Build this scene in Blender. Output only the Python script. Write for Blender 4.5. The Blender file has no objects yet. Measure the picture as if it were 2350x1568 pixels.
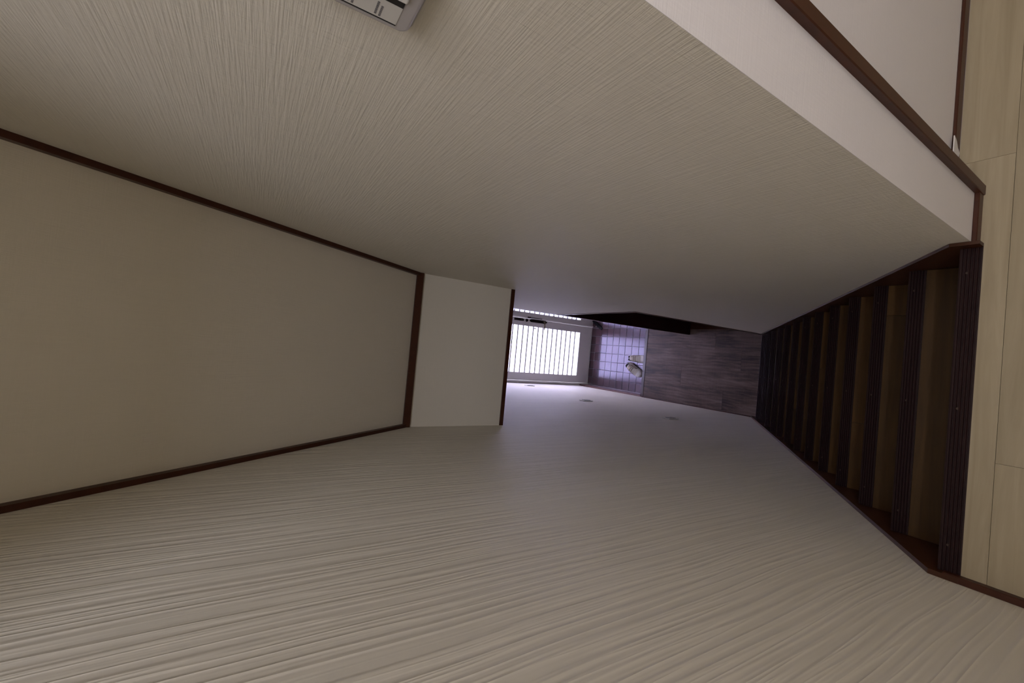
import bpy, bmesh, math, random
from mathutils import Vector, Matrix
random.seed(7)
SC = bpy.context.scene
COL = SC.collection

# ------------------------------------------------------------------ dimensions (metres; lower hall floor is z = 0)
XL, XR = -0.4468, 0.3532            # stair walls
R_, T_ = 0.21405, 0.15253           # riser, tread
ZF = 13 * R_                        # upper landing floor
Y0 = 0.320                          # front edge of the landing
YF, ZB = 2.129, 2.953               # hanging wall over the stair, its lower edge
SL = 1.4177                         # slope of the ceiling
ZCF = 3.548                         # ceiling height at the hanging wall
ZC2 = 5.25                          # unseen soffit over the stair head, added to cast the wall shadow line
ZC3 = 6.70                          # unseen landing ceiling, raised to make room for the added window
YC2 = YF - (ZC2 - ZCF) / SL
YD, ZT = 4.92, -0.16                # entrance door plane, tile floor
CAMZ = ZF + 1.4502

# ------------------------------------------------------------------ camera
cam = bpy.data.cameras.new('camera')
cam.sensor_fit = 'HORIZONTAL'
cam.sensor_width = 36.0
cam.lens = 968.46 / 2350 * 36.0
cam.clip_start = 0.01
camo = bpy.data.objects.new('camera', cam)
COL.objects.link(camo)
r0 = Vector((0.09081602, -0.51931889, -0.84974134))
r1 = Vector((-0.99568468, -0.03099219, -0.08747284))
r2 = Vector((0.01909096, 0.85401837, -0.51989245))
m3 = Matrix((r0, -r1, -r2)).transposed()
camo.matrix_world = Matrix.Translation((0, 0, CAMZ)) @ m3.to_4x4()
SC.camera = camo

# ------------------------------------------------------------------ sky, portal of the added window, exposure
w = bpy.data.worlds.new('overcast_sky')
SC.world = w
w.use_nodes = True
bg = w.node_tree.nodes['Background']
bg.inputs[0].default_value = (0.86, 0.865, 1.0, 1)
bg.inputs[1].default_value = 10.2

WX0, WX1, WZ0, WZ1, WY = -1.65, 1.85, 5.77, 6.32, -1.0     # high window added out of view behind the camera to light the stairwell
pl = bpy.data.lights.new('added_window_portal', 'AREA')
pl.shape = 'RECTANGLE'
pl.size, pl.size_y = WX1 - WX0, WZ1 - WZ0
pl.cycles.is_portal = True
plo = bpy.data.objects.new('added_window_portal', pl)
plo.location = ((WX0 + WX1) / 2, WY - 0.02, (WZ0 + WZ1) / 2)
plo.rotation_euler = (math.radians(90), 0, 0)              # its -z axis faces +y, into the landing
COL.objects.link(plo)

vs = SC.view_settings
vs.view_transform = 'Standard'
vs.look = 'None'
vs.exposure = 1.0
vs.gamma = 1.0
vs.use_curve_mapping = False

# ------------------------------------------------------------------ helpers
def tag(o, label, cat=None, group=None, kind=None):
    o['label'] = label
    if cat: o['category'] = cat
    if group: o['group'] = group
    if kind: o['kind'] = kind
    return o

def link(name, me, mat=None, parent=None, loc=(0, 0, 0)):
    o = bpy.data.objects.new(name, me)
    COL.objects.link(o)
    o.location = loc
    if mat is not None and me is not None and not me.materials:
        me.materials.append(mat)
    if parent is not None:
        o.parent = parent
        o.matrix_parent_inverse = Matrix.Identity(4)
        o.location = Vector(loc) - parent_world(parent)
    return o

def parent_world(p):
    v = Vector((0, 0, 0))
    while p is not None:
        v += Vector(p.location); p = p.parent
    return v

def empty(name, loc=(0, 0, 0), parent=None):
    return link(name, None, None, parent, loc)

def bm_box(bm, x0, x1, y0, y1, z0, z1):
    g = bmesh.ops.create_cube(bm, size=1)
    M = Matrix.Translation(((x0 + x1) / 2, (y0 + y1) / 2, (z0 + z1) / 2)) @ Matrix.Diagonal((x1 - x0, y1 - y0, z1 - z0, 1))
    bmesh.ops.transform(bm, matrix=M, verts=g['verts'])
    return g['verts']

def finish(bm, name, origin, bevel=0, seg=1, smooth=False):
    if bevel:
        bmesh.ops.bevel(bm, geom=list(bm.edges), offset=bevel, segments=seg, profile=0.5, affect='EDGES', clamp_overlap=True)
    bmesh.ops.translate(bm, verts=bm.verts, vec=-Vector(origin))
    bmesh.ops.recalc_face_normals(bm, faces=bm.faces)
    me = bpy.data.meshes.new(name)
    bm.to_mesh(me); bm.free()
    if smooth:
        for p in me.polygons: p.use_smooth = True
    return me

def box(name, x0, x1, y0, y1, z0, z1, mat, parent=None, bevel=0, seg=1):
    bm = bmesh.new()
    bm_box(bm, x0, x1, y0, y1, z0, z1)
    c = ((x0 + x1) / 2, (y0 + y1) / 2, (z0 + z1) / 2)
    return link(name, finish(bm, name, c, bevel, seg), mat, parent, c)

def boxes(name, lst, mat, parent=None, bevel=0):
    bm = bmesh.new()
    for b in lst: bm_box(bm, *b)
    b = lst[0]
    c = ((b[0] + b[1]) / 2, (b[2] + b[3]) / 2, (b[4] + b[5]) / 2)
    return link(name, finish(bm, name, c, bevel), mat, parent, c)

def bm_prism(bm, poly, x0, x1, axis='x'):
    """poly of (y,z) extruded along x (axis x), or (x,z) along y, or (x,y) along z"""
    def P(u, v, s):
        return {'x': (s, u, v), 'y': (u, s, v), 'z': (u, v, s)}[axis]
    A = [bm.verts.new(P(u, v, x0)) for u, v in poly]
    B = [bm.verts.new(P(u, v, x1)) for u, v in poly]
    n = len(poly)
    bm.faces.new(A); bm.faces.new(B[::-1])
    for i in range(n):
        bm.faces.new((A[i], B[i], B[(i + 1) % n], A[(i + 1) % n]))

def prism(name, poly, x0, x1, mat, parent=None, axis='x', bevel=0, smooth=False):
    bm = bmesh.new()
    bm_prism(bm, poly, x0, x1, axis)
    u, v = poly[0]
    c = {'x': ((x0 + x1) / 2, u, v), 'y': (u, (x0 + x1) / 2, v), 'z': (u, v, (x0 + x1) / 2)}[axis]
    return link(name, finish(bm, name, c, bevel, 1, smooth), mat, parent, c)

def bm_cyl(bm, p0, p1, r, r2=None, seg=16):
    p0, p1 = Vector(p0), Vector(p1)
    d = p1 - p0
    g = bmesh.ops.create_cone(bm, cap_ends=True, segments=seg, radius1=r, radius2=r if r2 is None else r2, depth=d.length)
    M = Matrix.Translation((p0 + p1) / 2) @ d.to_track_quat('Z', 'Y').to_matrix().to_4x4()
    bmesh.ops.transform(bm, matrix=M, verts=g['verts'])

def cyl(name, p0, p1, r, mat, parent=None, seg=16, r2=None):
    bm = bmesh.new(); bm_cyl(bm, p0, p1, r, r2, seg)
    c = tuple(p0)
    return link(name, finish(bm, name, c), mat, parent, c)

def tube(name, pts, r, mat, parent=None, seg=8):
    bm = bmesh.new()
    for a, b in zip(pts[:-1], pts[1:]): bm_cyl(bm, a, b, r, None, seg)
    for p in pts[1:-1]:
        g = bmesh.ops.create_icosphere(bm, subdivisions=1, radius=r)
        bmesh.ops.translate(bm, verts=g['verts'], vec=Vector(p))
    return link(name, finish(bm, name, pts[0], smooth=True), mat, parent, pts[0])

# ------------------------------------------------------------------ materials
def new_mat(name, rough=0.6, spec=0.5):
    m = bpy.data.materials.new(name)
    m.use_nodes = True
    nt = m.node_tree
    b = nt.nodes['Principled BSDF']
    b.inputs['Roughness'].default_value = rough
    b.inputs['Specular IOR Level'].default_value = spec
    return m, nt, b

def N(nt, typ, **kw):
    n = nt.nodes.new(typ)
    for k, v in kw.items(): setattr(n, k, v)
    return n

def ramp(nt, fac, stops):
    r = N(nt, 'ShaderNodeValToRGB')
    e = r.color_ramp.elements
    e[0].position, e[0].color = stops[0][0], (*stops[0][1], 1)
    e[1].position, e[1].color = stops[-1][0], (*stops[-1][1], 1)
    for p, c in stops[1:-1]:
        x = e.new(p); x.color = (*c, 1)
    nt.links.new(fac, r.inputs[0])
    return r.outputs[0]

def coords(nt, scale, kind='pos', rand=False):
    if kind == 'pos':
        src = N(nt, 'ShaderNodeNewGeometry').outputs['Position']
    else:
        src = N(nt, 'ShaderNodeTexCoord').outputs['Object']
    mp = N(nt, 'ShaderNodeMapping')
    mp.inputs['Scale'].default_value = scale
    nt.links.new(src, mp.inputs[0])
    out = mp.outputs[0]
    if rand:
        oi = N(nt, 'ShaderNodeObjectInfo')
        mu = N(nt, 'ShaderNodeMath', operation='MULTIPLY'); mu.inputs[1].default_value = 37.0
        nt.links.new(oi.outputs['Random'], mu.inputs[0])
        cb = N(nt, 'ShaderNodeCombineXYZ')
        for i in range(3): nt.links.new(mu.outputs[0], cb.inputs[i])
        ad = N(nt, 'ShaderNodeVectorMath', operation='ADD')
        nt.links.new(out, ad.inputs[0]); nt.links.new(cb.outputs[0], ad.inputs[1])
        out = ad.outputs[0]
    return out

def noise(nt, vec, scale=1.0, detail=3, rough=0.5, dist=0.0):
    n = N(nt, 'ShaderNodeTexNoise')
    n.inputs['Scale'].default_value = scale
    n.inputs['Detail'].default_value = detail
    n.inputs['Roughness'].default_value = rough
    n.inputs['Distortion'].default_value = dist
    nt.links.new(vec, n.inputs['Vector'])
    return n.outputs['Fac']

def mix(nt, a, b, f):
    m = N(nt, 'ShaderNodeMix', data_type='FLOAT')
    for s, v in ((m.inputs[0], f), (m.inputs[2], a), (m.inputs[3], b)):
        if isinstance(v, (int, float)): s.default_value = v
        else: nt.links.new(v, s)
    return m.outputs[0]

def bump(nt, b, h, strength, dist):
    bn = N(nt, 'ShaderNodeBump')
    bn.inputs['Strength'].default_value = strength
    bn.inputs['Distance'].default_value = dist
    nt.links.new(h, bn.inputs['Height'])
    nt.links.new(bn.outputs[0], b.inputs['Normal'])

def plain(name, col, rough=0.5, metal=0.0, spec=0.5):
    m, nt, b = new_mat(name, rough, spec)
    b.inputs['Base Color'].default_value = (*col, 1)
    b.inputs['Metallic'].default_value = metal
    return m

CREAM = (0.70, 0.652, 0.55)
def paper_weave(name, base, sy, sz, strength, dist, cvar=0.05):
    """paper with fine threads along two directions of the surface; sy/sz: (scale along x,y,z) of two noises"""
    m, nt, b = new_mat(name, 0.7, 0.25)
    n1 = noise(nt, coords(nt, sy), 1, 3, 0.6)
    n2 = noise(nt, coords(nt, sz), 1, 2, 0.6)
    h = mix(nt, n1, n2, 0.35)
    lo = tuple(c * (1 - cvar) for c in base); hi = tuple(min(1, c * (1 + cvar)) for c in base)
    nt.links.new(ramp(nt, h, [(0.3, lo), (0.7, hi)]), b.inputs['Base Color'])
    bump(nt, b, h, strength, dist)
    return m

M_PAPER_R = paper_weave('wallpaper_woven', CREAM, (40, 9, 270), (40, 200, 16), 0.45, 0.0045, 0.022)
M_PAPER_B = paper_weave('wallpaper_woven_end', CREAM, (9, 60, 420), (240, 60, 12), 0.18, 0.003, 0.012)
M_PAPER_LIT = paper_weave('wallpaper_woven_lit', (0.72, 0.685, 0.665), (9, 60, 380), (300, 60, 14), 0.15, 0.003, 0.012)  # stair wallpaper made paler: daylight on landing-facing walls put into its colour
M_PAPER_C = paper_weave('ceiling_paper', (0.74, 0.68, 0.565), (400, 12, 12), (12, 300, 300), 0.35, 0.002, 0.02)

def paper_waves():
    m, nt, b = new_mat('wallpaper_wavy', 0.65, 0.3)
    v = coords(nt, (1, 1, 1))
    # gentle sideways wander of the vertical ribs
    d = noise(nt, coords(nt, (1, 1.6, 2.0)), 1, 1, 0.5)
    sep = N(nt, 'ShaderNodeSeparateXYZ'); nt.links.new(v, sep.inputs[0])
    ma = N(nt, 'ShaderNodeMath', operation='MULTIPLY_ADD')
    nt.links.new(d, ma.inputs[0]); ma.inputs[1].default_value = 0.022
    nt.links.new(sep.outputs[1], ma.inputs[2])
    cb = N(nt, 'ShaderNodeCombineXYZ')
    my = N(nt, 'ShaderNodeMath', operation='MULTIPLY'); my.inputs[1].default_value = 50
    nt.links.new(ma.outputs[0], my.inputs[0]); nt.links.new(my.outputs[0], cb.inputs[1])
    mz = N(nt, 'ShaderNodeMath', operation='MULTIPLY'); mz.inputs[1].default_value = 1.1
    nt.links.new(sep.outputs[2], mz.inputs[0]); nt.links.new(mz.outputs[0], cb.inputs[2])
    h = noise(nt, cb.outputs[0], 1, 1.5, 0.5)
    # narrow raised ribs: sharpen the crests
    sb = N(nt, 'ShaderNodeMath', operation='SUBTRACT'); nt.links.new(h, sb.inputs[0]); sb.inputs[1].default_value = 0.5
    ab = N(nt, 'ShaderNodeMath', operation='ABSOLUTE'); nt.links.new(sb.outputs[0], ab.inputs[0])
    mr = N(nt, 'ShaderNodeMapRange'); mr.inputs['From Min'].default_value = 0.0; mr.inputs['From Max'].default_value = 0.20
    mr.inputs['To Min'].default_value = 1.0; mr.inputs['To Max'].default_value = 0.0
    nt.links.new(ab.outputs[0], mr.inputs[0])
    h2 = N(nt, 'ShaderNodeMath', operation='POWER'); nt.links.new(mr.outputs[0], h2.inputs[0]); h2.inputs[1].default_value = 2.0
    lo, hi = tuple(c * 0.965 for c in CREAM), tuple(min(1, c * 1.04) for c in CREAM)
    nt.links.new(ramp(nt, h2.outputs[0], [(0.0, lo), (1.0, hi)]), b.inputs['Base Color'])
    bump(nt, b, h2.outputs[0], 0.45, 0.0035)
    return m
M_PAPER_L = paper_waves()

def wood(name, c_dark, c_light, scale, rough=0.4, spec=0.5, rand=True, kind='obj', bstr=0.15, vary=0.0):
    m, nt, b = new_mat(name, rough, spec)
    v = coords(nt, scale, kind, rand)
    g = noise(nt, v, 1, 5, 0.6, 0.6)
    col = ramp(nt, g, [(0.3, c_dark), (0.7, c_light)])
    if vary:
        oi = N(nt, 'ShaderNodeObjectInfo')
        mr = N(nt, 'ShaderNodeMapRange')
        mr.inputs['To Min'].default_value = 1 - vary; mr.inputs['To Max'].default_value = 1 + vary
        nt.links.new(oi.outputs['Random'], mr.inputs[0])
        hs = N(nt, 'ShaderNodeHueSaturation')
        nt.links.new(mr.outputs[0], hs.inputs['Value']); nt.links.new(col, hs.inputs['Color'])
        col = hs.outputs[0]
    nt.links.new(col, b.inputs['Base Color'])
    bump(nt, b, g, bstr, 0.001)
    return m

M_TRIM = wood('dark_stained_trim', (0.042, 0.0095, 0.0030), (0.060, 0.015, 0.0045), (40, 40, 40), 0.42, 0.4, False, 'pos', 0.05)
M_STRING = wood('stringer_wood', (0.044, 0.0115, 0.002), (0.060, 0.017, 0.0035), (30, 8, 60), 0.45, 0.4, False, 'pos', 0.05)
M_TREAD = wood('stair_tread_wood', (0.058, 0.026, 0.0055), (0.098, 0.047, 0.011), (3, 45, 10), 0.42, 0.4, True, 'obj', 0.06, 0.3)
M_UPPER = wood('pale_maple_board', (0.30, 0.245, 0.155), (0.40, 0.335, 0.225), (2.2, 38, 10), 0.45, 0.4, True, 'obj', 0.05, 0.04)
M_PANEL = wood('dark_red_panel', (0.020, 0.0040, 0.0040), (0.030, 0.007, 0.006), (20, 20, 4), 0.45, 0.3, False, 'pos', 0.05)

def rustic():
    m, nt, b = new_mat('rustic_grey_oak', 0.5, 0.25)
    v = coords(nt, (30, 3.4, 10), 'obj', True)
    g = noise(nt, v, 1, 6, 0.65, 1.2)
    big = noise(nt, coords(nt, (7, 2.0, 5), 'obj', True), 1, 3, 0.55, 0.5)
    saw = noise(nt, coords(nt, (5, 70, 5), 'obj', True), 1, 2, 0.6, 0.4)
    wv = N(nt, 'ShaderNodeTexWave', wave_type='BANDS', bands_direction='X')
    wv.inputs['Scale'].default_value = 1.0; wv.inputs['Distortion'].default_value = 9.0
    wv.inputs['Detail'].default_value = 2.0; wv.inputs['Detail Scale'].default_value = 0.8
    nt.links.new(coords(nt, (9, 1.3, 5), 'obj', True), wv.inputs['Vector'])
    f = mix(nt, mix(nt, mix(nt, g, big, 0.45), wv.outputs['Fac'], 0.05), saw, 0.07)
    nt.links.new(ramp(nt, f, [(0.36, (0.018, 0.010, 0.008)), (0.47, (0.080, 0.050, 0.040)), (0.62, (0.18, 0.124, 0.098))]), b.inputs['Base Color'])
    bump(nt, b, f, 0.2, 0.002)
    return m
M_RUSTIC = rustic()

def tile_mat():
    m, nt, b = new_mat('glazed_tile', 0.2, 0.5)
    b.inputs['IOR'].default_value = 1.72
    n = noise(nt, coords(nt, (60, 60, 60), 'obj', True), 1, 4, 0.6)
    oi = N(nt, 'ShaderNodeObjectInfo')
    f = mix(nt, n, oi.outputs['Random'], 0.75)
    b.inputs['Specular Tint'].default_value = (0.80, 0.76, 1.0, 1)
    nt.links.new(ramp(nt, f, [(0.2, (0.050, 0.023, 0.025)), (0.8, (0.072, 0.036, 0.039))]), b.inputs['Base Color'])
    return m
M_TILE = tile_mat()
M_GROUT = plain('grey_grout', (0.20, 0.185, 0.20), 0.8)
M_NOSING = None
def nosing_mat():
    m, nt, b = new_mat('ribbed_vinyl', 0.42, 0.3)
    v = N(nt, 'ShaderNodeTexVoronoi'); v.inputs['Scale'].default_value = 26
    nt.links.new(coords(nt, (1, 2.2, 1), 'pos'), v.inputs['Vector'])
    big = noise(nt, coords(nt, (2.5, 2.5, 2.5)), 1, 2)
    cmp = N(nt, 'ShaderNodeMath', operation='LESS_THAN'); cmp.inputs[1].default_value = 0.022
    nt.links.new(v.outputs['Distance'], cmp.inputs[0])
    nt.links.new(ramp(nt, cmp.outputs[0], [(0.0, (0.017, 0.0060, 0.0065)), (1.0, (0.16, 0.12, 0.10))]), b.inputs['Base Color'])
    return m
M_NOSING = nosing_mat()
M_DOOR = plain('door_grey_white_metal', (0.62, 0.60, 0.60), 0.42)
M_DOORTRIM = plain('door_frame_metal', (0.50, 0.48, 0.47), 0.4)
M_SWITCH = plain('white_plastic', (0.72, 0.70, 0.66), 0.35)
M_SWITCHG = plain('grey_plastic', (0.43, 0.40, 0.385), 0.4)
M_PRINT = plain('label_black_ink', (0.015, 0.013, 0.013), 0.5)
M_PRINTG = plain('label_grey_ink', (0.16, 0.15, 0.15), 0.6)
M_CARD = plain('label_card', (0.60, 0.58, 0.53), 0.5)
M_BRONZE = plain('dark_bronze', (0.035, 0.025, 0.022), 0.35, 0.6)
M_BRASS = plain('old_brass', (0.16, 0.115, 0.07), 0.35, 0.8)
M_CHROME = plain('chrome', (0.85, 0.85, 0.86), 0.15, 1.0)
M_BLACK = plain('black_rubber', (0.006, 0.005, 0.007), 0.6, 0.0, 0.15)
M_SCREW = plain('brass_screw', (0.09, 0.065, 0.055), 0.4, 0.6)
M_KERB = wood('kerb_wood', (0.050, 0.030, 0.028), (0.070, 0.044, 0.041), (4, 40, 40), 0.35, 0.5, False, 'pos', 0.05)
M_SKIRT = plain('tile_skirting', (0.11, 0.045, 0.04), 0.4)
M_CAULK = plain('pale_caulk', (0.45, 0.42, 0.42), 0.6)
M_TORN = plain('torn_paper', (0.72, 0.69, 0.66), 0.8)

def frosted():
    m = bpy.data.materials.new('frosted_glass'); m.use_nodes = True
    nt = m.node_tree
    for n in list(nt.nodes): nt.nodes.remove(n)
    o = N(nt, 'ShaderNodeOutputMaterial')
    g = N(nt, 'ShaderNodeBsdfGlass')
    g.inputs['Roughness'].default_value = 0.42
    g.inputs['IOR'].default_value = 1.33
    g.inputs['Color'].default_value = (0.81, 0.80, 0.93, 1)
    t = N(nt, 'ShaderNodeBsdfTranslucent'); t.inputs[0].default_value = (0.81, 0.80, 0.93, 1)
    mx = N(nt, 'ShaderNodeMixShader'); mx.inputs[0].default_value = 0.5
    nt.links.new(g.outputs[0], mx.inputs[1]); nt.links.new(t.outputs[0], mx.inputs[2])
    nt.links.new(mx.outputs[0], o.inputs[0])
    return m
M_FROST = frosted()
M_CLEAR = bpy.data.materials.new('clear_glass'); M_CLEAR.use_nodes = True
_b = M_CLEAR.node_tree.nodes['Principled BSDF']
_b.inputs['Transmission Weight'].default_value = 1.0
_b.inputs['Roughness'].default_value = 0.0
_b.inputs['IOR'].default_value = 1.45

# ------------------------------------------------------------------ the shell
EY = YD + 0.10
WLY, WLX = -0.10, -1.70             # wavy wall cut and unseen landing widened left so light reaches the walls
wall_l = box('wall_left', XL - 0.10, XL, WLY, EY, -0.25, 6.80, M_PAPER_L)
tag(wall_l, 'long cream wall with wavy vertical ribs along the stair', 'wall', kind='structure')
OY0, OY1, OZ = 2.150, 3.068, 1.905          # opening at the stair foot
wall_q = box('wall_return', XR, 0.469, 0.296, 0.2966, ZF, ZC2, M_PAPER_LIT)
tag(wall_q, 'narrow wall strip with daylight put into its paper colour between stair corner and door post', 'wall', kind='structure')
wall_r = box('wall_right', XR, 0.469, 0.2966, OY0 - 0.012, 0, ZC2, M_PAPER_R)
tag(wall_r, 'cream woven paper wall with fine level threads on the switch side', 'wall', kind='structure')
wall_h = box('wall_header', XR, 0.469, OY0 - 0.012, OY1, OZ + 0.012, 3.02, M_PAPER_R)
tag(wall_h, 'cream woven wall above the side doorway', 'wall', kind='structure')
wall_e = box('wall_end', 0.492, 2.2, 0.340, 0.44, ZF, 6.80, M_PAPER_LIT)
tag(wall_e, 'wall facing the landing, daylight put into its paper colour, beyond the dark door post', 'wall', kind='structure')
wall_f = box('wall_front', XL - 0.1, 0.47, YF, YF + 0.09, ZB, 3.75, M_PAPER_B)
tag(wall_f, 'short hanging wall over the stair between two dark boards', 'wall', kind='structure')
# sloped ceiling: underside runs from the hanging wall up to the flat ceiling
sc_poly = [(YF, ZCF), (YC2, ZC2), (YC2, ZC2 + 0.12), (YF + 0.05, ZCF + 0.12)]
ceil_s = prism('ceiling', sc_poly, XL, XR, M_PAPER_C)
tag(ceil_s, 'sloped beige ceiling panel above the stair', 'ceiling', kind='structure')
ceil_f = boxes('ceiling_landing', [(WLX - 0.1, 2.3, WY - 0.1, 0.0, ZC3, ZC3 + 0.1), (XL, 2.3, 0.0, YC2, ZC2, ZC3 + 0.1)], M_PAPER_C)  # second box is the soffit, added to shade the tops of the stair walls
tag(ceil_f, 'unseen raised landing ceiling with added soffit shading the upper stair walls', 'ceiling', kind='structure')
ceil_h = box('ceiling_hall', XL - 0.1, 1.4, YF + 0.09, EY, 3.02, 3.12, M_PAPER_C)
tag(ceil_h, 'flat ceiling above the entrance hall', 'ceiling', kind='structure')
# wall behind the camera with the added window, and the landing's far side
wall_b = boxes('wall_back', [(WLX - 0.1, WX0, WY - 0.1, WY, ZF, 6.8), (WX1, 2.3, WY - 0.1, WY, ZF, 6.8),
                             (WX0, WX1, WY - 0.1, WY, ZF, WZ0), (WX0, WX1, WY - 0.1, WY, WZ1, 6.8)], M_PAPER_B)
tag(wall_b, 'cream wall with an added high window behind the landing', 'wall', kind='structure')
wall_n = boxes('wall_landing', [(WLX, XL - 0.1, WLY, WLY + 0.1, ZF, 6.8), (WLX - 0.1, WLX, WY, WLY + 0.1, ZF, 6.8)], M_PAPER_B)
tag(wall_n, 'unseen cream wall closing the landing side widened for the light', 'wall', kind='structure')
wall_s = box('wall_side', 2.2, 2.3, WY, 0.44, ZF, 6.8, M_PAPER_R)
tag(wall_s, 'cream wall closing the far side of the landing', 'wall', kind='structure')
win = empty('added_window', ((WX0 + WX1) / 2, WY - 0.05, WZ0))  # added window, out of view, as daylight source for the stairwell
tag(win, 'added high window with white sashes, unseen behind the viewer, lighting the stairwell', 'window', kind='structure')
for nm, b in (('frame_post', (WX0, WX0 + .04)), ('frame_post', (WX1 - .04, WX1)), ('frame_post', ((WX0 + WX1) / 2 - .02, (WX0 + WX1) / 2 + .02))):
    box(nm, b[0], b[1], WY - .08, WY - .03, WZ0, WZ1, M_DOOR, win)
for z in (WZ0, WZ1 - .04):
    box('frame_rail', WX0, WX1, WY - .08, WY - .03, z, z + .04, M_DOOR, win)
# lower hall: passage behind the opening, genkan side wall, front wall
panel = box('partition_panel', XR, 1.30, OY1, OY1 + 0.035, 0.0, 3.02, M_PANEL)
tag(panel, 'very dark red-brown wood partition beside the tiled entrance', 'partition')
wall_p = boxes('wall_passage', [(0.469, 1.30, OY0 - 0.09, OY0, 0, 3.02), (1.30, 1.40, OY0 - 0.09, EY, -0.2, 3.02)], M_PANEL)
tag(wall_p, 'dark wood wall inside the side passage', 'wall', kind='structure')
GX = 0.95
wall_g = box('wall_genkan', GX, GX + 0.08, OY1 + 0.035, YD, -0.2, 3.02, M_PAPER_R)
under = boxes('light_stop_understair', [(XL, XR, 0.20, 0.26, -0.14, ZF - 0.12), (0.469, 1.30, OY0 - 0.09, 2.30, 3.02, 3.10)], M_PANEL)  # unseen closers added to stop sky light leaking in
tag(under, 'unseen dark boards added to block light leaks under the stair and above the passage', 'wall', kind='structure')
tag(wall_g, 'pale wall on the far side of the tiled entrance', 'wall', kind='structure')
DTOP = 1.93
wall_d = boxes('wall_entrance', [(XL, 1.40, YD + 0.005, EY, DTOP, 3.02), (0.80, 1.40, YD + 0.005, EY, -0.25, DTOP)], M_PAPER_B)
tag(wall_d, 'cream wall around the entrance door', 'wall', kind='structure')

# ------------------------------------------------------------------ upper landing floor
up = boxes('floor', [(XL, 2.2, WY, Y0 - 0.03, ZF - 0.12, ZF - 0.008), (WLX, XL, WY, WLY, ZF - 0.12, ZF - 0.008)], M_UPPER)
tag(up, 'pale maple board floor of the upper landing', 'floor', kind='structure')
box('subfloor', 0.36, 2.2, Y0 - 0.03, 0.333, ZF - 0.12, ZF - 0.008, M_UPPER, up)
PW = 0.0905
mesh_cache = {}
def plank(parent, x0, x1, y0, y1, z1, mat, th=0.008, gap=0.00022, nm='plank'):
    key = (round(x1 - x0, 4), round(y1 - y0, 4), mat.name)
    c = ((x0 + x1) / 2, (y0 + y1) / 2, z1 - th / 2)
    if key not in mesh_cache:
        bm = bmesh.new()
        bm_box(bm, x0 + gap, x1 - gap, y0 + gap, y1 - gap, z1 - th, z1)
        mesh_cache[key] = finish(bm, nm, c, 0.0004)
    return link(nm, mesh_cache[key], mat, parent, c)
PLN = 0.987
# first row, partly notched behind the post: narrow over the stair head, wider to the right
prism('plank', [(XL + 0.004, 0.2398), (0.5557, 0.2398), (0.5557, 0.333), (0.3535, 0.333), (0.3535, 0.2805), (XL + 0.004, 0.2805)], ZF - 0.008, ZF, M_UPPER, up, 'z')
plank(up, 0.556, 0.556 + PLN, 0.2395, 0.333, ZF, M_UPPER)
plank(up, 0.556 + PLN, 2.2, 0.2395, 0.333, ZF, M_UPPER)
for k in range(1, 32):
    y1 = 0.2395 - PW * (k - 1); y0 = y1 - PW
    if y1 < WY + 0.02: break
    s = {1: -0.157}.get(k, -0.157 + (k * 0.37) % PLN)
    xl = XL if y0 > WLY - 0.03 else WLX
    xs = [xl]
    x = s
    while x - PLN > xl + 0.03: x -= PLN
    while x < 2.17:
        if x > xl + 0.03: xs.append(x)
        x += PLN
    xs.append(2.2)
    for a, b in zip(xs[:-1], xs[1:]):
        plank(up, a, b, max(y0, WY), y1, ZF, M_UPPER)

# ------------------------------------------------------------------ lower hall floor
low = box('floor_hall', XL - 0.05, 1.35, 0.20, 3.66, -0.14, -0.006, M_TRIM)
tag(low, 'rustic grey-brown plank floor at the foot of the stair', 'floor', kind='structure')
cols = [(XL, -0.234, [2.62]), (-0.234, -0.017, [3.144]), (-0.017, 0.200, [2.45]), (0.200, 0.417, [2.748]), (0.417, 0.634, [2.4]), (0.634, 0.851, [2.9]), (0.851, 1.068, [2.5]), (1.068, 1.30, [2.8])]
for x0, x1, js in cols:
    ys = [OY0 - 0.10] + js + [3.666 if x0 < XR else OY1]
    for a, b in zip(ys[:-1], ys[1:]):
        plank(low, x0, x1, a, b, 0.0, M_RUSTIC if x0 < 0.4 else M_STRING, 0.008, 0.0004)  # side passage boards in darker stringer wood: passage shade put into their colour

kerb = boxes('entrance_kerb', [(XL, GX, 3.667, 3.712, -0.13, 0.004)], M_KERB, None, 0.003)
tag(kerb, 'narrow dark wooden kerb between plank floor and tiles', 'kerb')
for sx in (0.166, -0.121):
    cyl('screw', (sx, 3.694, 0.003), (sx, 3.694, 0.0052), 0.004, M_BLACK, kerb, 10)
box('kick_board', XL, GX, 3.685, 3.703, ZT, -0.13, M_KERB, kerb)

# ------------------------------------------------------------------ tiled entrance floor
gen = box('floor_genkan', XL - 0.05, GX + 0.05, 3.66, EY, ZT - 0.10, ZT - 0.004, M_GROUT)
tag(gen, 'dark red square tile floor in front of the door', 'floor', kind='structure')
TP, TPY, G = 0.1228, 0.1215, 0.0045
xs = [0.0690 + TP * k for k in range(-4, 8)]
xs = [-0.4215] + [x for x in xs if x > -0.40 and x < GX - 0.02] + [GX]
ys = [3.704] + [3.945 - TPY + TPY * k for k in range(0, 9) if True] + [YD]
ys = [y for y in ys if y <= YD]
if ys[-1] - ys[-2] < 0.02: ys.pop(-2)
tcache = {}
for x0, x1 in zip(xs[:-1], xs[1:]):
    for y0, y1 in zip(ys[:-1], ys[1:]):
        key = (round(x1 - x0, 3), round(y1 - y0, 3))
        c = ((x0 + x1) / 2, (y0 + y1) / 2, ZT - 0.005)
        if key not in tcache:
            bm = bmesh.new()
            bm_box(bm, x0 + G / 2, x1 - G / 2, y0 + G / 2, y1 - G / 2, ZT - 0.010, ZT)
            tcache[key] = finish(bm, 'tile', c, 0.0014)
        link('tile', tcache[key], M_TILE, gen, c)
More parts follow.
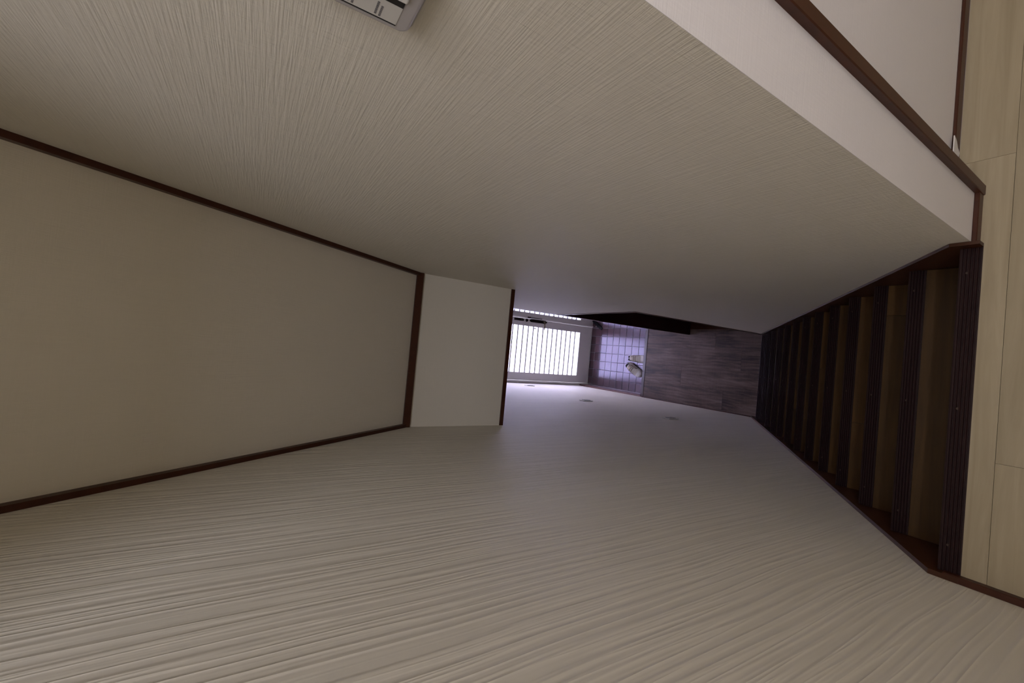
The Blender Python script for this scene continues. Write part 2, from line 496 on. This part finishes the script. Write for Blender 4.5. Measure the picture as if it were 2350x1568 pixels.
# tile skirting along the left wall with a pale caulk line
sk = box('baseboard_genkan', XL, XL + 0.022, 3.712, YD, ZT - 0.004, 0.006, M_SKIRT, None, 0.002)
tag(sk, 'red-brown skirting along the tiled floor under the wavy wall', 'skirting', kind='structure')
box('caulk_line', XL + 0.022, XL + 0.027, 3.712, YD, ZT - 0.004, ZT + 0.003, M_CAULK, sk)

# hall baseboard, left
bh = box('baseboard_hall', XL, XL + 0.010, 2.30, 3.667, -0.004, 0.028, M_TRIM, None, 0.001)
tag(bh, 'thin dark baseboard along the rustic plank floor', 'baseboard', kind='structure')
# landing baseboards
bl = box('baseboard_left', XL, XL + 0.016, WLY, Y0 - 0.012, ZF - 0.004, ZF + 0.019, M_TRIM, None, 0.0015)
tag(bl, 'dark baseboard under the wavy wall on the landing', 'baseboard', kind='structure')
br = box('baseboard_right', XR - 0.002, 0.470, 0.2865, 0.296, ZF - 0.004, ZF + 0.030, M_TRIM, None, 0.0015)
tag(br, 'short dark baseboard between stair corner and door post', 'baseboard', kind='structure')
be = box('baseboard_end', 0.492, 2.2, 0.333, 0.340, ZF - 0.004, ZF + 0.034, M_TRIM, None, 0.0015)
tag(be, 'dark baseboard under the pale wall beyond the post', 'baseboard', kind='structure')
post = box('trim_1', 0.469, 0.4925, 0.2835, 0.345, ZF - 0.004, ZC2, M_TRIM, None, 0.0015)
tag(post, 'dark stained door post standing at the wall corner', 'post', kind='structure')
torn = prism('torn_paper_scrap', [(0.535, ZF + 0.050), (0.615, ZF + 0.050), (0.606, ZF + 0.030), (0.594, ZF + 0.020), (0.586, ZF + 0.004), (0.574, ZF + 0.010), (0.552, ZF + 0.017), (0.535, ZF + 0.034)], 0.3315, 0.3335, M_TORN, None, 'y')
tag(torn, 'curled white wallpaper scrap hanging over the dark baseboard', 'paper scrap')

# ------------------------------------------------------------------ dark boards on ceiling and hanging wall
nrm = Vector((0, SL, 1)).normalized()          # away from the room (up/forward); -nrm points into the stairwell
def slope_trim(name, x0, x1, h, ext):
    n = (-nrm.y * h, -nrm.z * h)
    a = (YF + ext, ZCF - SL * ext); b = (YC2, ZC2)
    poly = [a, b, (b[0] + n[0], b[1] + n[1]), (a[0] + n[0], a[1] + n[1])]
    return prism(name, poly, x0, x1, M_TRIM)
tr = slope_trim('trim_2', XR - 0.016, XR, 0.022, 0.0)
tag(tr, 'dark moulding where sloped ceiling meets the switch wall', 'moulding', kind='structure')
tr = slope_trim('trim_3', XL, XL + 0.016, 0.022, 0.0)
tag(tr, 'dark moulding where sloped ceiling meets the wavy wall', 'moulding', kind='structure')
tr = box('trim_4', XL, XR, YF - 0.014, YF, 3.512, ZCF, M_TRIM, None, 0.001)
tag(tr, 'dark cross board at the lower end of the sloped ceiling', 'moulding', kind='structure')
tr = box('trim_5', XL, XR, YF - 0.006, YF + 0.095, ZB - 0.003, ZB + 0.021, M_TRIM, None, 0.001)
tag(tr, 'dark board along the lower edge of the hanging wall', 'moulding', kind='structure')

# ------------------------------------------------------------------ staircase
st = empty('staircase', (0, Y0 + 6 * T_, 0))
tag(st, 'steep dark wooden stair with ribbed nosing strips on every step', 'staircase')
SX0, SX1 = XL + 0.013, XR - 0.009
# stringers: boards following the slope on both walls
def stringer(x0, x1, off, yend, ytop):
    nz = lambda y: ZF - (y - Y0) / T_ * R_ + off
    poly = [(Y0 - 0.0395, ZF + ytop), (Y0 + 0.012, ZF + ytop), (yend, max(0.0, nz(yend))), (yend, 0), (yend - 0.36, 0), (Y0 - 0.0395, nz(Y0 - 0.0395) - 0.56)]
    return prism('stringer', poly, x0 + 0.0005, x1 - 0.0005, M_STRING, st)
stringer(XL, SX0, 0.020, Y0 + 13 * T_ + 0.008, 0.020)
stringer(SX1, XR, 0.030, OY0 - 0.013, 0.034)
# ribbed nosing profile (y forward, z up) relative to the front top edge
def nosing_poly():
    wdt, nr = 0.0395, 5
    p = [(-wdt, -0.0035), (-wdt, 0.0015)]
    y = -wdt + 0.003
    st_ = (wdt - 0.006) / nr
    for k in range(nr):
        p += [(y, 0.0015), (y + 0.0012, -0.0012), (y + st_ * 0.40, -0.0012), (y + st_ * 0.58, 0.0018)]
        y += st_
    p += [(y, 0.0018), (-0.0008, 0.0012), (0.0, -0.001), (0.0, -0.030), (-0.004, -0.030), (-0.004, -0.0035)]
    return p
bm = bmesh.new()
bm_prism(bm, nosing_poly(), SX0 + 0.0005, SX1 - 0.0005)
nose_me = finish(bm, 'nosing_strip', (0, 0, 0))
bm = bmesh.new(); bm_cyl(bm, (0, 0, -0.002), (0, 0, 0.0012), 0.0032, None, 10)
screw_me = finish(bm, 'screw', (0, 0, 0))
joints = {2: 0.238, 3: -0.168, 5: 0.05, 7: -0.21, 9: 0.16}
for n in range(0, 13):
    zt = ZF - n * R_; yf = Y0 + n * T_
    ns = link('nosing_strip', nose_me, M_NOSING, st, (0, yf, zt))
    for sx in (0.284, -0.044, -0.370):
        link('screw', screw_me, M_SCREW, ns, (sx, yf - 0.0155, zt))
    back = yf - T_ - 0.020 if n else yf - 0.06
    if n:
        j = joints.get(n)
        segs = [(SX0, SX1)] if j is None else [(SX0, j), (j, SX1)]
        for a, b in segs:
            plank(st, a, b, back, yf - 0.004, zt - 0.0035, M_TREAD, 0.022, 0.0003, 'tread')
    else:
        box('landing_edge', SX0, SX1, yf - 0.045, yf - 0.004, zt - 0.028, zt - 0.0035, M_TREAD, st)
    box('riser', SX0, SX1, yf - 0.024, yf - 0.010, (zt - R_) if n < 12 else 0.0, zt - 0.026, M_TREAD, st)

# ------------------------------------------------------------------ casing around the opening
cs = empty('doorway_casing', (XR, OY0, 0))
tag(cs, 'thin dark casing around the side doorway at the stair foot', 'door casing')
box('jamb', XR - 0.004, 0.469, OY0 - 0.012, OY0 + 0.004, 0.0, OZ + 0.0115, M_TRIM, cs, 0.001)
box('head', XR - 0.004, 0.469, OY0 + 0.004, OY1, OZ - 0.010, OZ + 0.012, M_TRIM, cs, 0.001)

# ------------------------------------------------------------------ entrance door
d = empty('door_1', (0.02, YD, ZT))
tag(d, 'grey-white entrance door with frosted panes between level bars', 'door', kind='structure')
DX0, DX1, GX0, GX1 = -0.407, 0.448, -0.300, 0.346
GZ0, GP = 0.070, 0.0843
DZ1 = 1.86
npan = 20
GZ1 = GZ0 + GP * npan
yf, yb = YD - 0.018, YD + 0.022
box('stile', DX0, GX0, yf, yb, ZT + 0.012, DZ1, M_DOOR, d, 0.002)
box('stile', GX1, DX1, yf, yb, ZT + 0.012, DZ1, M_DOOR, d, 0.002)
box('bottom_rail', GX0, GX1, yf, yb, ZT + 0.012, GZ0, M_DOOR, d, 0.002)
box('top_rail', GX0, GX1, yf, yb, GZ1, DZ1, M_DOOR, d, 0.002)
# glazing bead round the opening
for a in ((GX0 - 0.012, GX0, GZ0 - 0.012, GZ1), (GX1, GX1 + 0.012, GZ0 - 0.012, GZ1), (GX0, GX1, GZ0 - 0.012, GZ0)):
    box('glazing_bead', a[0], a[1], yf - 0.004, yf, a[2], a[3], M_DOOR, d)
bm = bmesh.new(); bm_box(bm, GX0, GX1, -0.011, 0.011, -0.0105, 0.0105)
bar_me = finish(bm, 'glazing_bar', ((GX0 + GX1) / 2, 0, 0), 0.002)
bm = bmesh.new(); bm_box(bm, GX0 + 0.001, GX1 - 0.001, -0.002, 0.002, 0.0, GP - 0.0212)
pane_me = finish(bm, 'pane', ((GX0 + GX1) / 2, 0, 0))
for k in range(npan):
    z = GZ0 + k * GP
    if k: link('glazing_bar', bar_me, M_DOOR, d, ((GX0 + GX1) / 2, YD - 0.002, z))
    link('pane', pane_me, M_FROST, d, ((GX0 + GX1) / 2, YD + 0.002, z + 0.0106))
# frame
box('frame_jamb', XL, DX0 - 0.003, YD - 0.035, EY, ZT, DTOP, M_DOORTRIM, d, 0.002)
box('frame_step', DX0 - 0.022, DX0 - 0.002, YD - 0.046, YD - 0.018, ZT, DTOP, M_DOOR, d, 0.002)
box('frame_jamb', DX1 + 0.003, 0.533, YD - 0.035, EY, ZT, DTOP, M_DOORTRIM, d, 0.002)
box('frame_step', DX1 + 0.002, DX1 + 0.020, YD - 0.046, YD - 0.018, ZT, DTOP, M_DOOR, d, 0.002)
box('frame_head', DX0 - 0.003, DX1 + 0.003, YD - 0.035, EY, DZ1 + 0.003, DTOP, M_DOORTRIM, d, 0.002)
box('threshold', DX0 - 0.003, DX1 + 0.003, YD - 0.03, EY, ZT - 0.004, ZT + 0.010, M_DOORTRIM, d)
# furniture
hx = 0.428
hp = boxes('handle', [(hx - 0.021, hx + 0.021, yf - 0.016, yf, 0.722, 0.978)], M_BRONZE, d, 0.004)
cyl('lever_neck', (hx, yf - 0.016, 0.765), (hx, yf - 0.052, 0.765), 0.010, M_BRASS, hp, 12)
tube('lever', [(hx, yf - 0.048, 0.765), (hx - 0.06, yf - 0.052, 0.764), (hx - 0.118, yf - 0.046, 0.760)], 0.0085, M_BRASS, hp, 10)
cyl('cap', (hx, yf - 0.008, 0.978), (hx, yf - 0.008, 0.990), 0.014, M_BRONZE, hp, 12)
cyl('cap', (hx, yf - 0.008, 0.722), (hx, yf - 0.008, 0.708), 0.014, M_BRONZE, hp, 12)
cyl('lock_knob', (0.424, yf, 1.040), (0.424, yf - 0.014, 1.040), 0.022, M_BRONZE, d, 20, 0.017)
lk = boxes('upper_lock', [(0.408, 0.438, yf - 0.014, yf, 1.09, 1.25)], M_BRONZE, d, 0.005)
cyl('thumb_turn', (0.423, yf - 0.014, 1.130), (0.423, yf - 0.024, 1.130), 0.018, M_BRONZE, lk, 16)
box('lock_slot', 0.419, 0.427, yf - 0.0155, yf - 0.0135, 1.16, 1.23, M_CHROME, lk)
dg = boxes('door_guard', [(0.456, 0.474, YD - 0.058, YD - 0.046, 1.00, 1.050)], M_BRONZE, d, 0.002)
tube('guard_bar', [(0.460, YD - 0.056, 1.00), (0.458, YD - 0.056, 0.82), (0.466, YD - 0.056, 0.81), (0.469, YD - 0.056, 0.82), (0.469, YD - 0.056, 1.0)], 0.0028, M_BRONZE, dg, 8)
box('inner_hook', 0.316, 0.334, YD - 0.012, YD - 0.004, 0.865, 0.905, M_DOORTRIM, d, 0.002)
# sidelight next to the door
sw = empty('window_1', (0.64, YD, ZT))
tag(sw, 'narrow frosted sidelight with level bars beside the door', 'window', kind='structure')
SX_0, SX_1 = 0.533, 0.752
box('frame_post', SX_1, 0.80, YD - 0.02, EY, ZT, DTOP, M_DOORTRIM, sw, 0.002)
box('frame_rail', SX_0, SX_1, YD - 0.02, EY, ZT, GZ0 + 0.004, M_DOORTRIM, sw, 0.002)
box('frame_rail', SX_0, SX_1, YD - 0.02, EY, GZ1 - 0.01, DTOP, M_DOORTRIM, sw, 0.002)
bm = bmesh.new(); bm_box(bm, SX_0, SX_1, -0.011, 0.011, -0.0105, 0.0105)
bar2 = finish(bm, 'glazing_bar', ((SX_0 + SX_1) / 2, 0, 0), 0.002)
bm = bmesh.new(); bm_box(bm, SX_0 + 0.001, SX_1 - 0.001, -0.002, 0.002, 0.0, GP - 0.0212)
pane2 = finish(bm, 'pane', ((SX_0 + SX_1) / 2, 0, 0))
for k in range(npan):
    z = GZ0 + k * GP
    if k: link('glazing_bar', bar2, M_DOOR, sw, ((SX_0 + SX_1) / 2, YD - 0.002, z))
    link('pane', pane2, M_FROST, sw, ((SX_0 + SX_1) / 2, YD + 0.002, z + 0.0106))

# ------------------------------------------------------------------ outside, blurred by the frosted glass
M_CONC = plain('pale_concrete', (0.62, 0.61, 0.60), 0.9)
g = box('ground_outside', -4, 5, EY, 12, -0.40, -0.25, M_CONC)
tag(g, 'pale concrete ground outside the entrance door', 'ground', kind='structure')

# ------------------------------------------------------------------ wall switches on the wavy wall
def wall_switch(y, z, label, kind):
    s = empty('wall_switch', (XL, y, z))
    tag(s, label, 'switch', 'switch plates on the wavy wall')
    box('plate', XL, XL + 0.009, y - 0.036, y + 0.036, z - 0.060, z + 0.060, M_SWITCH, s, 0.004, 2)
    if kind == 1:
        box('rocker', XL + 0.009, XL + 0.013, y - 0.022, y + 0.022, z - 0.040, z + 0.040, M_SWITCHG, s, 0.0015)
    else:
        for dz in (-0.028, 0.0, 0.028):
            box('rocker', XL + 0.009, XL + 0.014, y - 0.020, y + 0.020, z + dz - 0.012, z + dz + 0.012, M_SWITCH if kind == 2 else M_SWITCHG, s, 0.0015)
    return s
wall_switch(4.53, 1.15, 'white switch plate nearest the entrance door', 2)
wall_switch(3.215, 1.345, 'white switch plate with grey rocker above the kerb', 1)
wall_switch(2.250, 1.290, 'shaded switch plate nearest the stair foot', 3)

# ------------------------------------------------------------------ labelled switch panel on the woven wall
cp = empty('control_panel', (XR, 0.42, 4.17))
tag(cp, 'pale plastic wall control with printed label card on the woven wall', 'wall control')
def rrect(y0, y1, z0, z1, r, seg=5):
    p = []
    for cy, cz, a0 in ((y1 - r, z1 - r, 0), (y0 + r, z1 - r, 90), (y0 + r, z0 + r, 180), (y1 - r, z0 + r, 270)):
        for i in range(seg + 1):
            a = math.radians(a0 + 90 * i / seg)
            p.append((cy + r * math.cos(a), cz + r * math.sin(a)))
    return p
CY0, CY1, CZ0, CZ1 = 0.385, 0.4665, 4.1195, 4.245
bm = bmesh.new()
bm_prism(bm, rrect(CY0 - 0.004, CY1 + 0.004, CZ0 - 0.004, CZ1 + 0.004, 0.010), XR, XR - 0.010)
me = finish(bm, 'back_case', (XR, 0.42, 4.17), 0)
link('back_case', me, M_SWITCHG, cp, (XR, 0.42, 4.17))
bm = bmesh.new()
rings = []
for dx, ins in ((0.010, 0.0), (0.0175, 0.0), (0.0195, 0.0007), (0.0206, 0.0020), (0.0210, 0.0036)):
    rings.append([bm.verts.new((XR - dx, y, z)) for y, z in rrect(CY0 + ins, CY1 - ins, CZ0 + ins, CZ1 - ins, 0.012 - ins, 8)])
for a, b in zip(rings[:-1], rings[1:]):
    for k in range(len(a)): bm.faces.new((a[k], a[(k + 1) % len(a)], b[(k + 1) % len(a)], b[k]))
bm.faces.new(rings[0]); bm.faces.new(rings[-1])
me = finish(bm, 'front_case', (XR, 0.42, 4.17), 0)
link('front_case', me, M_SWITCHG, cp, (XR, 0.42, 4.17))
XC = XR - 0.021
card = box('label_card', XC - 0.0006, XC + 0.0006, 0.4300, 0.4575, 4.1345, 4.240, M_CARD, cp)
box('card_edge', XC - 0.0010, XC, 0.4568, 0.4582, 4.1345, 4.240, M_PRINT, card)
box('dark_slot', XC - 0.0012, XC + 0.0004, 0.4215, 0.4295, 4.1345, 4.240, M_PRINT, cp)
box('button', XC - 0.0035, XC, 0.392, 0.4200, 4.1330, 4.240, M_SWITCH, cp, 0.003, 2)
for zr in (4.1545, 4.1815, 4.2085):
    for dz, y0, y1 in ((0.0022, 0.4360, 0.4540), (-0.0022, 0.4395, 0.4548)):
        y = y1
        while y > y0:
            wd = random.uniform(0.0018, 0.003)
            box('printed_glyph', XC - 0.0008, XC - 0.0006, y - wd, y, zr + dz - 0.0011, zr + dz + 0.0011, M_PRINTG, card)
            y -= wd + 0.0005

# ------------------------------------------------------------------ black bar with chrome clips by the door
bb = empty('door_stop', (0.485, 4.78, ZT))
tag(bb, 'short black bar with chrome clips on the tiles by the door', 'door stop')
bm = bmesh.new()
P0, P1 = Vector((0.552, 4.875, ZT + 0.001)), Vector((0.424, 4.665, ZT + 0.001))
dv = (P1 - P0).normalized(); nv = Vector((-dv.y, dv.x, 0))
bl_, pts = (P1 - P0).length, []
for s, hw in ((0, 0.014), (0.25, 0.022), (0.85, 0.025), (1.0, 0.017)):
    pts.append((P0 + dv * bl_ * s, hw))
poly = [(p + nv * h).to_2d() for p, h in pts] + [(p - nv * h).to_2d() for p, h in reversed(pts)]
bm_prism(bm, [tuple(q) for q in poly], ZT, ZT + 0.022, 'z')
link('bar', finish(bm, 'bar', P0, 0.003), M_BLACK, bb, P0)
mid = P0 + dv * bl_ * 0.5
cyl('clip', mid + nv * -0.012 + Vector((0, 0, .0)), mid + nv * -0.034 + Vector((0, 0, 0.024)), 0.008, M_CHROME, bb, 12)
cyl('clip', mid + nv * 0.018 + Vector((0, 0, .0)), mid + nv * 0.020 + Vector((0, 0, 0.012)), 0.006, M_CHROME, bb, 12)

# ------------------------------------------------------------------ sneakers
M_SHOE = plain('off_white_leather', (0.62, 0.58, 0.52), 0.6)
M_SOLE = plain('white_rubber', (0.72, 0.70, 0.68), 0.5)
M_BEIGE = plain('beige_suede', (0.36, 0.30, 0.245), 0.85)
M_LINE = plain('black_lining', (0.012, 0.011, 0.014), 0.9)
M_LACE = plain('cream_lace', (0.58, 0.55, 0.48), 0.8)
def interp(tab, s):
    for (a, va), (b, vb) in zip(tab[:-1], tab[1:]):
        if s <= b:
            f = (s - a) / (b - a); f = f * f * (3 - 2 * f) if False else f
            return va + (vb - va) * f
    return tab[-1][1]
HW = [(0, 0.004), (0.015, 0.017), (0.06, 0.028), (0.15, 0.034), (0.35, 0.034), (0.55, 0.039), (0.72, 0.0445), (0.85, 0.041), (0.93, 0.031), (0.975, 0.019), (1, 0.004)]
HT = [(0, 0.050), (0.03, 0.080), (0.10, 0.088), (0.25, 0.084), (0.38, 0.098), (0.45, 0.092), (0.60, 0.072), (0.75, 0.056), (0.88, 0.047), (0.96, 0.038), (1, 0.026)]
WS = 1.16
def shoe(x, y, ang, label, mirror):
    root = empty('sneaker', (x, y, ZT))
    root.rotation_euler = (0, 0, ang)
    tag(root, label, 'shoe', 'pair of sneakers by the kerb')
    L = 0.285
    def addm(name, bm, mat, smooth=True):
        bmesh.ops.recalc_face_normals(bm, faces=bm.faces)
        me = bpy.data.meshes.new(name); bm.to_mesh(me); bm.free()
        if smooth:
            for p in me.polygons: p.use_smooth = True
        me.materials.append(mat)
        o = bpy.data.objects.new(name, me); COL.objects.link(o); o.parent = root
        return o
    SS = [0, 0.015, 0.04, 0.08, 0.14, 0.2, 0.27, 0.33, 0.37, 0.42, 0.5, 0.58, 0.66, 0.74, 0.82, 0.88, 0.93, 0.965, 0.985, 1.0]
    curve = lambda s: mirror * 0.010 * math.sin(max(0, s - 0.3) * 2.2)
    # sole
    bm = bmesh.new(); rings = []
    for s in SS:
        w_ = interp(HW, s) * WS + 0.003; cx = curve(s)
        z1 = 0.026 - 0.006 * math.sin(s * math.pi) + (0.006 if s > 0.9 else 0)
        rings.append([bm.verts.new((cx + sx * w_, s * L, z)) for sx, z in ((-1, 0.0), (-1, z1), (1, z1), (1, 0.0))])
    for a, b in zip(rings[:-1], rings[1:]):
        for i in range(4): bm.faces.new((a[i], a[(i + 1) % 4], b[(i + 1) % 4], b[i]))
    bm.faces.new(rings[0]); bm.faces.new(rings[-1][::-1])
    bmesh.ops.bevel(bm, geom=list(bm.edges), offset=0.002, segments=1, affect='EDGES', clamp_overlap=True)
    addm('sole', bm, M_SOLE)
    NT = 17
    def shell(inset, cut):
        bm = bmesh.new(); rr = []
        for s in SS:
            w_ = max(0.002, interp(HW, s) * WS - inset); h = interp(HT, s) - inset * 0.5; cx = curve(s)
            row = []
            for k in range(NT):
                th = math.pi * k / (NT - 1)
                c, sn = math.cos(th), math.sin(th)
                px = cx + w_ * math.copysign(abs(c) ** 0.75, c)
                pz = 0.018 + (h - 0.018) * abs(sn) ** 0.8
                row.append(bm.verts.new((px, s * L * (1 - 2 * inset / L) + inset, pz)))
            rr.append(row)
        for i, (a, b) in enumerate(zip(rr[:-1], rr[1:])):
            sm = (SS[i] + SS[i + 1]) / 2
            for k in range(NT - 1):
                tm = (k + 0.5) / (NT - 1)
                top = abs(tm - 0.5) < 0.34
                if cut and 0.0 < sm < 0.27 and top: continue
                bm.faces.new((a[k], a[k + 1], b[k + 1], b[k]))
        return bm
    o = addm('upper', shell(0.0, True), M_SHOE)
    sm_ = o.modifiers.new('thickness', 'SOLIDIFY'); sm_.thickness = 0.003; sm_.offset = 1
    # dark lining: a bowl inside the collar
    bm = bmesh.new(); rr = []
    for s in [0.008, 0.02, 0.05, 0.1, 0.16, 0.22, 0.28, 0.34]:
        w_ = max(0.004, interp(HW, s) * WS - 0.0035); h = interp(HT, s) - 0.016; row = []
        for sx, z in ((-0.92, h), (-1.0, 0.05), (-0.8, 0.032), (0, 0.030), (0.8, 0.032), (1.0, 0.05), (0.92, h)):
            row.append(bm.verts.new((curve(s) + sx * w_, s * L + 0.003, z)))
        rr.append(row)
    for a, b in zip(rr[:-1], rr[1:]):
        for k in range(6): bm.faces.new((a[k], a[k + 1], b[k + 1], b[k]))
    addm('lining', bm, M_LINE)
    # strip on top following the shell: tongue, toe patch, side panels
    def patch(name, s0, s1, t0, t1, lift, mat, n=6, m=6):
        bm = bmesh.new(); rr = []
        for i in range(n + 1):
            s = s0 + (s1 - s0) * i / n
            w_ = interp(HW, s) * WS; h = interp(HT, s); row = []
            for k in range(m + 1):
                th = math.pi * (t0 + (t1 - t0) * k / m)
                c, sn = math.cos(th), math.sin(th)
                row.append(bm.verts.new((curve(s) + (w_ + lift) * math.copysign(abs(c) ** 0.75, c), s * L, 0.018 + (h - 0.018 + lift) * abs(sn) ** 0.8)))
            rr.append(row)
        for a, b in zip(rr[:-1], rr[1:]):
            for k in range(m): bm.faces.new((a[k], a[k + 1], b[k + 1], b[k]))
        o = addm(name, bm, mat)
        md = o.modifiers.new('thickness', 'SOLIDIFY'); md.thickness = 0.002; md.offset = 1
        return o
    patch('tongue', 0.25, 0.55, 0.30, 0.70, 0.004, M_BEIGE)
    patch('side_panel', 0.30, 0.66, 0.08, 0.27, 0.003, M_BEIGE)
    patch('side_panel', 0.30, 0.66, 0.73, 0.92, 0.003, M_BEIGE)
    patch('toe_cap', 0.80, 0.975, 0.06, 0.94, 0.003, M_SOLE, 6, 12)
    patch('collar_edge', 0.235, 0.255, 0.24, 0.76, 0.006, M_SOLE, 2, 8)
    for s in (0.43, 0.50, 0.57, 0.64, 0.71):
        patch('lace', s, s + 0.026, 0.24, 0.76, 0.0075, M_LACE, 2, 8)
    return root
shoe(0.026, 4.072, math.radians(180 + 3), 'white sneaker lying straight with its toe under the kerb', 1)
shoe(-0.046, 4.092, math.radians(180 - 33), 'white sneaker turned aslant beside its straight mate', -1)
